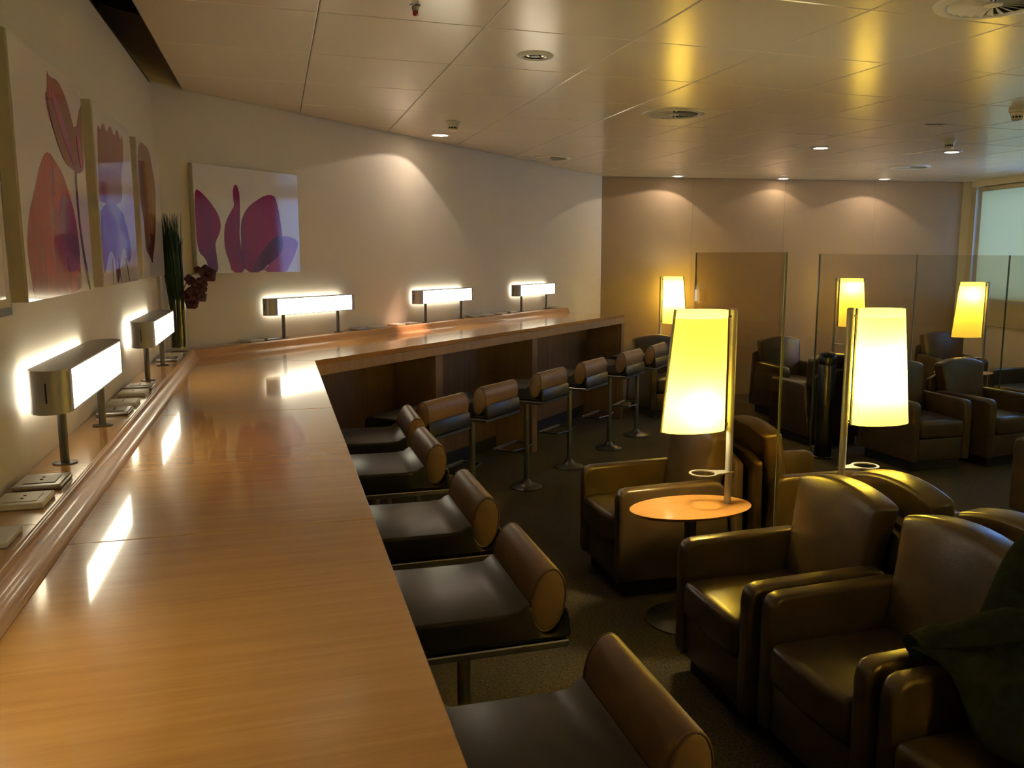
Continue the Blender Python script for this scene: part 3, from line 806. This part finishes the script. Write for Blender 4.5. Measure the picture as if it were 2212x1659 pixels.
bmesh.ops.recalc_face_normals(b, faces=b.faces[:])
co = obj('coat_body', b, M_COAT, ct, smooth=True)
sm = co.modifiers.new('thick', 'SOLIDIFY'); sm.thickness = .022; sm.offset = 1
sm = co.modifiers.new('sub', 'SUBSURF'); sm.levels = 2; sm.render_levels = 2
sv = tube([(1.98, 1.76, .70), (1.90, 1.80, .675), (1.80, 1.825, .650), (1.73, 1.845, .635), (1.66, 1.85, .625)], [.075, .066, .058, .052, .044], 12)
for v in sv.verts: v.co.z = .60 + (v.co.z-.60)*.75 + .006*math.sin(v.co.x*70)
obj('sleeve', sv, M_COAT, ct, smooth=True)

# ------------------------------------------------------------------ lamp tables
def make_lamp_table(bulb_z):
    """table centre at the origin, pole on +x, shade hanging towards -x over the table"""
    t = thing('lamp_table', '', 'table lamp', group='oval side tables with yellow lamps')
    px = .190; zt = .55
    obj('base_disc', lathe([(0, 0), (.20, 0), (.20, .005), (.19, .010), (.03, .016), (0, .016)], 40), M_STEEL, t, smooth=True)
    obj('stem', lathe([(.028, .015), (.028, zt-.022)], 18), M_STEEL, t, smooth=True)
    # oval top with an under-cut edge
    b = bmesh.new(); n = 56
    lv = [(.27, .155, zt-.022), (.295, .180, zt-.006), (.300, .186, zt-.002), (.298, .184, zt)]
    R_ = [[b.verts.new((a*math.cos(2*PI*i/n), c*math.sin(2*PI*i/n), z)) for i in range(n)] for a, c, z in lv]
    for p, q in zip(R_, R_[1:]):
        for i in range(n): b.faces.new((p[i], p[(i+1) % n], q[(i+1) % n], q[i]))
    b.faces.new(R_[0][::-1]); b.faces.new(R_[-1])
    obj('table_top', b, M_TABLE, t)
    obj('pole', lathe([(.0165, zt), (.0165, 1.462), (.010, 1.468), (0, 1.468)], 18), M_SILV, t, loc=(px, 0, 0), smooth=True)
    # cup ring with a tapered arm
    b = bmesh.new(); n = 36; cx = px-.132
    for z in (.700,):
        o_ = [(cx+.066*math.cos(2*PI*i/n), .066*math.sin(2*PI*i/n)) for i in range(n)]
        i_ = [(cx+.054*math.cos(2*PI*i/n), .054*math.sin(2*PI*i/n)) for i in range(n)]
        vo = [[b.verts.new((x, y, zz)) for x, y in o_] for zz in (z, z+.006)]; vi = [[b.verts.new((x, y, zz)) for x, y in i_] for zz in (z, z+.006)]
        for i in range(n):
            j = (i+1) % n
            b.faces.new((vo[0][i], vo[0][j], vo[1][j], vo[1][i])); b.faces.new((vi[0][j], vi[0][i], vi[1][i], vi[1][j]))
            b.faces.new((vo[1][i], vo[1][j], vi[1][j], vi[1][i])); b.faces.new((vo[0][j], vo[0][i], vi[0][i], vi[0][j]))
    cr_ = obj('cup_ring', b, M_SILV, t)
    obj('arm', prism([(cx+.050, .042), (px+.02, .014), (px+.02, -.014), (cx+.050, -.042), (cx+.064, 0)], .7005, .7055), M_SILV, cr_)
    # shade: two bowed cloth sheets meeting at metal edge strips
    z0, z1 = .912, 1.462
    xi0, xi1, xo0, xo1 = px-.036, px-.036, px-.352, px-.295
    dp0, dp1 = .088, .074
    n = 18
    sh = []
    for sg in (-1, 1):
        b = bmesh.new(); rows = []
        for z, xi, xo, dp in ((z0, xi0, xo0, dp0), ((z0+z1)/2, (xi0+xi1)/2, (xo0+xo1)/2, (dp0+dp1)/2), (z1, xi1, xo1, dp1)):
            rows.append([])
            for i in range(n+1):
                u = -1+2*i/n
                rows[-1].append(b.verts.new(((xi+xo)/2+(xi-xo)/2*u, sg*dp*math.sqrt(max(0, 1-abs(u)**2.3)), z)))
        for p, q in zip(rows, rows[1:]):
            for i in range(n): b.faces.new((p[i], p[i+1], q[i+1], q[i]))
        bmesh.ops.recalc_face_normals(b, faces=b.faces[:])
        sh.append(obj('shade', b, M_SHADE, t, smooth=True))
    zt_ = z1-.034; f_ = (zt_-z0)/(z1-z0); xo_ = xo0+(xo1-xo0)*f_; dp_ = (dp0+(dp1-dp0)*f_)*.97
    lp = [((xi0+xo_)/2+(xi0-xo_)/2*.97*math.cos(2*PI*i/40), dp_*math.copysign(math.sqrt(max(0, 1-abs(math.cos(2*PI*i/40))**2.3)), math.sin(2*PI*i/40))) for i in range(40)]
    obj('added_uplight', prism(lp, zt_, zt_+.003), M_UPLIGHT, t)  # added emitter recessed in the open shade top, brightens the ceiling smoothly
    obj('uplight_mask', prism(lp, zt_-.004, zt_-.0005), M_WHITE, t)  # added opaque sheet, keeps the uplight from shining down into the shade
    for xa, xb_ in ((xi0, xi1), (xo0, xo1)):
        b = bmesh.new()
        vs_ = []
        for x, z in ((xa, z0-.004), (xb_, z1+.003)):
            vs_.append([b.verts.new((x+dx, dy, z)) for dx, dy in ((-.006, -.005), (.006, -.005), (.006, .005), (-.006, .005))])
        for i in range(4): b.faces.new((vs_[0][i], vs_[0][(i+1) % 4], vs_[1][(i+1) % 4], vs_[1][i]))
        b.faces.new(vs_[0][::-1]); b.faces.new(vs_[1])
        obj('edge_strip', b, M_STEEL, t)
    for z in (.93, 1.43):
        obj('bracket', tube([(px-.01, 0, z), (px-.034, 0, z)], .006, 8), M_STEEL, t)
    xc = px-.036-.15
    bl = bmesh.new(); bmesh.ops.create_uvsphere(bl, u_segments=18, v_segments=12, radius=.048)
    for v in bl.verts: v.co.z *= 1.15
    bo = obj('bulb', bl, M_BULB, t, loc=(xc, 0, bulb_z), smooth=True)
    obj('bulb_holder', lathe([(0, -.095), (.016, -.095), (.018, -.060), (.012, -.054), (0, -.054)], 12), M_WHITE, bo)
    obj('holder_rod', tube([(px-.012, 0, bulb_z-.085), (xc, 0, bulb_z-.085)], .004, 8), M_STEEL, t)
    return t
lt = make_lamp_table(1.02)
lt.location = (1.793, 3.478, 0); lt['label'] = 'nearest oval table with tall yellow lamp, lamp pole on its right'
def put_lamp(x, y, rz, bz, lb):
    o = dup(lt, (x, y, 0), rz, lb)
    for c in o.children:
        if c.name.startswith('bulb'): c.location.z = bz
        if c.name.startswith('holder_rod'): c.location.z = bz-1.02
    return o
lamp2 = put_lamp(2.732, 3.385, PI, 1.15, 'oval table with brightest lamp behind the front armchair, pole on its left')
lamp3 = put_lamp(4.47, 9.24, PI-.95, 1.25, 'yellow lamp table by the taupe wall at the end of the counter')
put_lamp(6.28, 8.33, PI-.85, 1.36, 'yellow lamp table by the taupe wall seen through the long glass screen')
put_lamp(6.62, 6.95, -.25, 1.34, 'yellow lamp table near the window behind the long glass screen')

for c in list(lamp2.children)+list(lamp3.children):
    if c.name.startswith('bulb'):
        c.data = c.data.copy(); c.data.materials.clear(); c.data.materials.append(emitter('warm_bulb_strong', (1.0, .84, .50), BULB*2.8))
for x, y, rz, lb in ((1.815, .55, 0, 'added unseen oval lamp table beside the camera, for fill light'), (1.815, -1.6, 0, 'added unseen oval lamp table behind the camera, for fill light'),
                     (5.15, 2.6, PI/2, 'added unseen oval lamp table to the right, for fill light'), (4.6, .2, PI, 'added unseen oval lamp table at the right behind the camera, for fill light'), (4.6, -1.9, PI, 'added unseen oval lamp table at the rear wall, for fill light')):
    put_lamp(x, y, rz, 1.38, lb)  # unseen lamp tables added to raise the room's warm ambient light

# ------------------------------------------------------------------ glass screens
gp = thing('glass_screen', 'single tall glass screen behind the nearest lamp table', 'screen', (2.27, 3.98, 0), -.03)
obj('pane', box(-.005, .005, -.48, .475, .02, 1.722), M_GLASS, gp)
obj('glass_edge', box(-.0052, .0052, -.488, -.4805, .02, 1.722), M_GEDGE, gp)
obj('glass_edge', box(-.0052, .0052, .4755, .480, .02, 1.722), M_SILV, gp)
for y in (-.38, .38): obj('floor_clamp', box(-.02, .02, y-.03, y+.03, 0, .06, .003, 1), M_CHROME, gp)
g2 = thing('glass_screen', 'long glass screen of several panes in front of the taupe wall', 'screen', (0, 6.32, 0))
xs = [4.405, 5.415, 6.455, 7.47]
for a, b_ in zip(xs, xs[1:]):
    obj('pane', box(a+.006, b_-.006, -.005, .005, .02, 1.728), M_GLASS2, g2)
for k, x in enumerate(xs):
    obj('glass_edge', box(x-.005, x+.005, -.0055, .0055, .02, 1.728), M_GEDGE if k in (0, 2) else M_SILV, g2)
for x in (4.45, 5.36, 5.47, 6.40, 6.51, 7.40): obj('floor_clamp', box(x-.03, x+.03, -.02, .02, 0, .06, .003, 1), M_CHROME, g2)

# ------------------------------------------------------------------ black post
bp_ = thing('bollard', 'tall glossy black cylinder post with domed lid behind the glass', 'post', (4.40, 6.13, 0))
obj('body', lathe([(0, 0), (.085, 0), (.085, .012), (.072, .02), (.072, .80), (.070, .806)], 32), M_BLACK, bp_, smooth=True)
obj('lid', lathe([(.070, .806), (.076, .810), (.076, .862), (.070, .888), (.054, .903), (.030, .911), (0, .914)], 32), M_BLACK, bp_, smooth=True)

# ------------------------------------------------------------------ small things on the far table
tz = .5515
gl = thing('drinking_glass', 'short drinking glass on the far lamp table by the taupe wall', 'glass', (5.92, 8.18, tz))
obj('glass_wall', lathe([(0, 0), (.030, 0), (.036, .10), (.0345, .10), (.0285, .006), (0, .006)], 20), M_VASE, gl, smooth=True)
nk = thing('napkin', 'crumpled white paper napkin on the far lamp table', 'napkin', (5.98, 8.06, tz))
b = bmesh.new(); bmesh.ops.create_icosphere(b, subdivisions=2, radius=.035)
for v in b.verts:
    v.co *= 1+random.uniform(-.25, .25); v.co.z = max(0, v.co.z*.7+.022)
obj('crumpled_paper', b, M_WHITE, nk)

# ------------------------------------------------------------------ ceiling fixtures
def make_downlight(lit):
    t = thing('downlight', '', 'downlight', group='round recessed ceiling downlights')
    obj('trim_ring', lathe([(.052, -.001), (.060, -.010), (.080, -.008), (.086, -.002), (.086, .0)], 36), M_WHITE, t, smooth=True)
    r = obj('reflector', lathe([(.053, -.004), (.046, -.001), (.034, -.0008), (.0, -.0008)], 28), M_MIRROR if not lit else M_LIT, t, smooth=True)
    if not lit:
        obj('lamp_lens', lathe([(.030, -.0012), (.026, -.006), (0, -.008)], 20), M_BLACK, r, smooth=True)
    else:
        obj('lamp_lens', lathe([(.040, -.005), (.034, -.012), (0, -.014)], 20), M_LIT, r, smooth=True)
    return t
dl0 = make_downlight(False); dl0.location = (1.203, 4.05, ZH); dl0['label'] = 'large unlit ceiling downlight near the picture centre top'
dl1 = make_downlight(True); dl1.location = (1.265, 6.86, ZH); dl1['label'] = 'lit downlight close to the diagonal wall'
def spot(parent, p, axis, pw, half=63, blend=.03, col=(1, .80, .62)):
    l = bpy.data.lights.new('lamp_beam', 'SPOT'); l.energy = pw; l.spot_size = math.radians(2*half); l.spot_blend = blend; l.color = col; l.shadow_soft_size = .02
    o = bpy.data.objects.new('lamp_beam', l); link(o, parent); o.location = (0, 0, -.022)
    o.rotation_euler = Vector(axis).to_track_quat('-Z', 'Y').to_euler()
spot(dl1, None, (-.17, -.15, -1), SPOT)
aim = Vector(sn(5.56, NR+.03, ZC+.10)) - Vector((1.265, 6.86, ZH-.02))
spot(dl1, None, aim, SPOT*30, 9, 1.0, (1, .62, .42))
for (x, y), ax, on, lb in (((4.471, 6.483), (0, 0, -1), 0.25, 'ceiling downlight in the middle of the lounge, above the glass screens'),
                     ((5.70, 6.31), (0, 0, -1), .25, 'ceiling downlight at the right, beside a smoke detector'),
                     ((4.50, 9.31), (-.22, .06, -1), 1.3, 'lit downlight at the taupe wall, leftmost of three'),
                     ((5.79, 9.12), (-.1, .03, -1), .55, 'lit downlight at the taupe wall, middle of three'),
                     ((6.915, 8.72), (-.1, .03, -1), 1.3, 'lit downlight at the taupe wall, rightmost of three')):
    o = dl1.copy(); COL.objects.link(o); o.location = (x, y, ZH); o['label'] = lb
    for ch in list(dl1.children):
        if ch.type == 'LIGHT': continue
        c = ch.copy(); COL.objects.link(c); c.parent = o
        for g in ch.children:
            d = g.copy(); COL.objects.link(d); d.parent = c
    spot(o, None, ax, SPOT*on)
def make_vent():
    t = thing('ceiling_vent', '', 'vent', group='round swirl ceiling vents')
    obj('flange', lathe([(.158, -.004), (.166, -.012), (.200, -.008), (.206, -.001), (.206, 0)], 48), M_WHITE, t, smooth=True)
    obj('backing', lathe([(.160, -.0006), (0, -.0006)], 40), M_HOLE, t)
    obj('hub', lathe([(.035, -.002), (.034, -.011), (.020, -.013), (0, -.013)], 24), M_WHITE, t, smooth=True)
    b = bmesh.new()
    q = [b.verts.new(p) for p in ((.036, -.004, -.010), (.157, -.017, -.012), (.157, .010, -.0025), (.036, .001, -.004))]
    q2 = [b.verts.new((v.co.x, v.co.y, v.co.z+.0012)) for v in q]
    b.faces.new(q); b.faces.new(q2[::-1])
    for i in range(4): b.faces.new((q[i], q2[i], q2[(i+1) % 4], q[(i+1) % 4]))
    bmesh.ops.recalc_face_normals(b, faces=b.faces[:])
    v0 = obj('vane', b, M_WHITE, t)
    for k in range(1, 24):
        v = v0.copy(); COL.objects.link(v); v.parent = t; v.rotation_euler = (0, 0, 2*PI*k/24)
    return t
vt = make_vent(); vt.location = (2.53, 5.32, ZH); vt['label'] = 'round swirl vent in the middle of the ceiling'
dup(vt, (2.545, 2.665, ZH), .1, 'round swirl vent cut by the top right corner of the frame')
dup(vt, (2.56, 8.10, ZH), .2, 'round swirl vent against the diagonal wall')
dup(vt, (6.29, 7.54, ZH), .3, 'round swirl vent farthest back on the right')
def make_detector():
    t = thing('smoke_detector', '', 'smoke detector', group='ceiling smoke detectors')
    obj('base', lathe([(0, 0), (.052, 0), (.052, -.010), (.046, -.018), (.038, -.020)], 28), M_DETECT, t, smooth=True)
    h = obj('head', lathe([(.043, -.020), (.040, -.034), (.034, -.040)], 28), M_DETECT, t, smooth=True)
    obj('grille', lathe([(.031, -.040), (.031, -.052)], 24), M_HOLE, t)
    obj('cap', lathe([(.034, -.052), (.034, -.058), (.024, -.066), (0, -.068)], 24), M_DETECT, t, smooth=True)
    for k in range(10):
        a = 2*PI*k/10
        obj('rib', box(-.002, .002, .030, .0345, -.053, -.039), M_DETECT, h, rotz=a)
    return t
dt = make_detector(); dt.location = (1.23, 6.18, ZH); dt['label'] = 'smoke detector near the lit downlight at the diagonal wall'
dup(dt, (5.13, 5.72, ZH), 0, 'smoke detector beside the right-hand downlight')
dup(dt, (4.50, 4.44, ZH), 0, 'smoke detector at the right frame edge')
sp = thing('sprinkler', 'small chrome ceiling sprinkler with red bulb at the top edge', 'sprinkler', (.541, 3.41, ZH))
obj('cup', lathe([(0, 0), (.022, 0), (.020, -.004), (.014, -.006), (.013, -.022), (0, -.022)], 18), M_CHROME, sp, smooth=True)
obj('bulb', lathe([(.010, -.022), (.011, -.034), (.006, -.040), (0, -.040)], 14), M_RED, sp, smooth=True)
so = thing('ceiling_slot', 'small dark slot opening in the ceiling at the right', 'slot', (4.44, 5.10, ZH), -.3)
obj('slot_frame', box(-.07, .07, -.022, .022, -.004, 0, .001, 1), M_DETECT, so); obj('slot_opening', box(-.062, .062, -.014, .014, -.0048, -.0041), M_HOLE, so)

# ------------------------------------------------------------------ added blinds on the unseen windows, then the blind in view
for k, zb in ((2, 1.215), (3, 1.215), (4, 1.215), (5, 1.215), (6, 1.215), (7, 1.215), (8, 1.215)):  # unseen blinds added to hold back blue daylight and its reflections
    a, b_ = .1+k*WP+.02, .1+(k+1)*WP-.02
    q = thing('roller_blind', 'added unseen cream roller blind dimming the %s window from the taupe wall' % ['third', 'fourth', 'fifth', 'sixth', 'seventh', 'eighth', 'ninth'][k-2], 'blind', (0, 0, 0))
    obj('cloth', prism([dpt(a, .015), dpt(b_, .015), dpt(b_, .017), dpt(a, .017)], zb, 2.50), M_BLIND, q)
    obj('roller', prism([dpt(a, .0), dpt(b_, .0), dpt(b_, .045), dpt(a, .045)], 2.50, 2.545), M_FRAME, q)
bl = thing('roller_blind', 'cream roller blind pulled down over the window at the right', 'blind', (0, 0, 0))
obj('cloth', prism([dpt(.198, .015), dpt(1.34, .015), dpt(1.34, .017), dpt(.198, .017)], 1.215, 2.50), M_BLIND, bl)
obj('roller', prism([dpt(.19, .0), dpt(1.35, .0), dpt(1.35, .045), dpt(.19, .045)], 2.50, 2.545), M_FRAME, bl)
obj('bottom_bar', prism([dpt(.195, .010), dpt(1.345, .010), dpt(1.345, .022), dpt(.195, .022)], 1.195, 1.215), M_FRAME, bl)
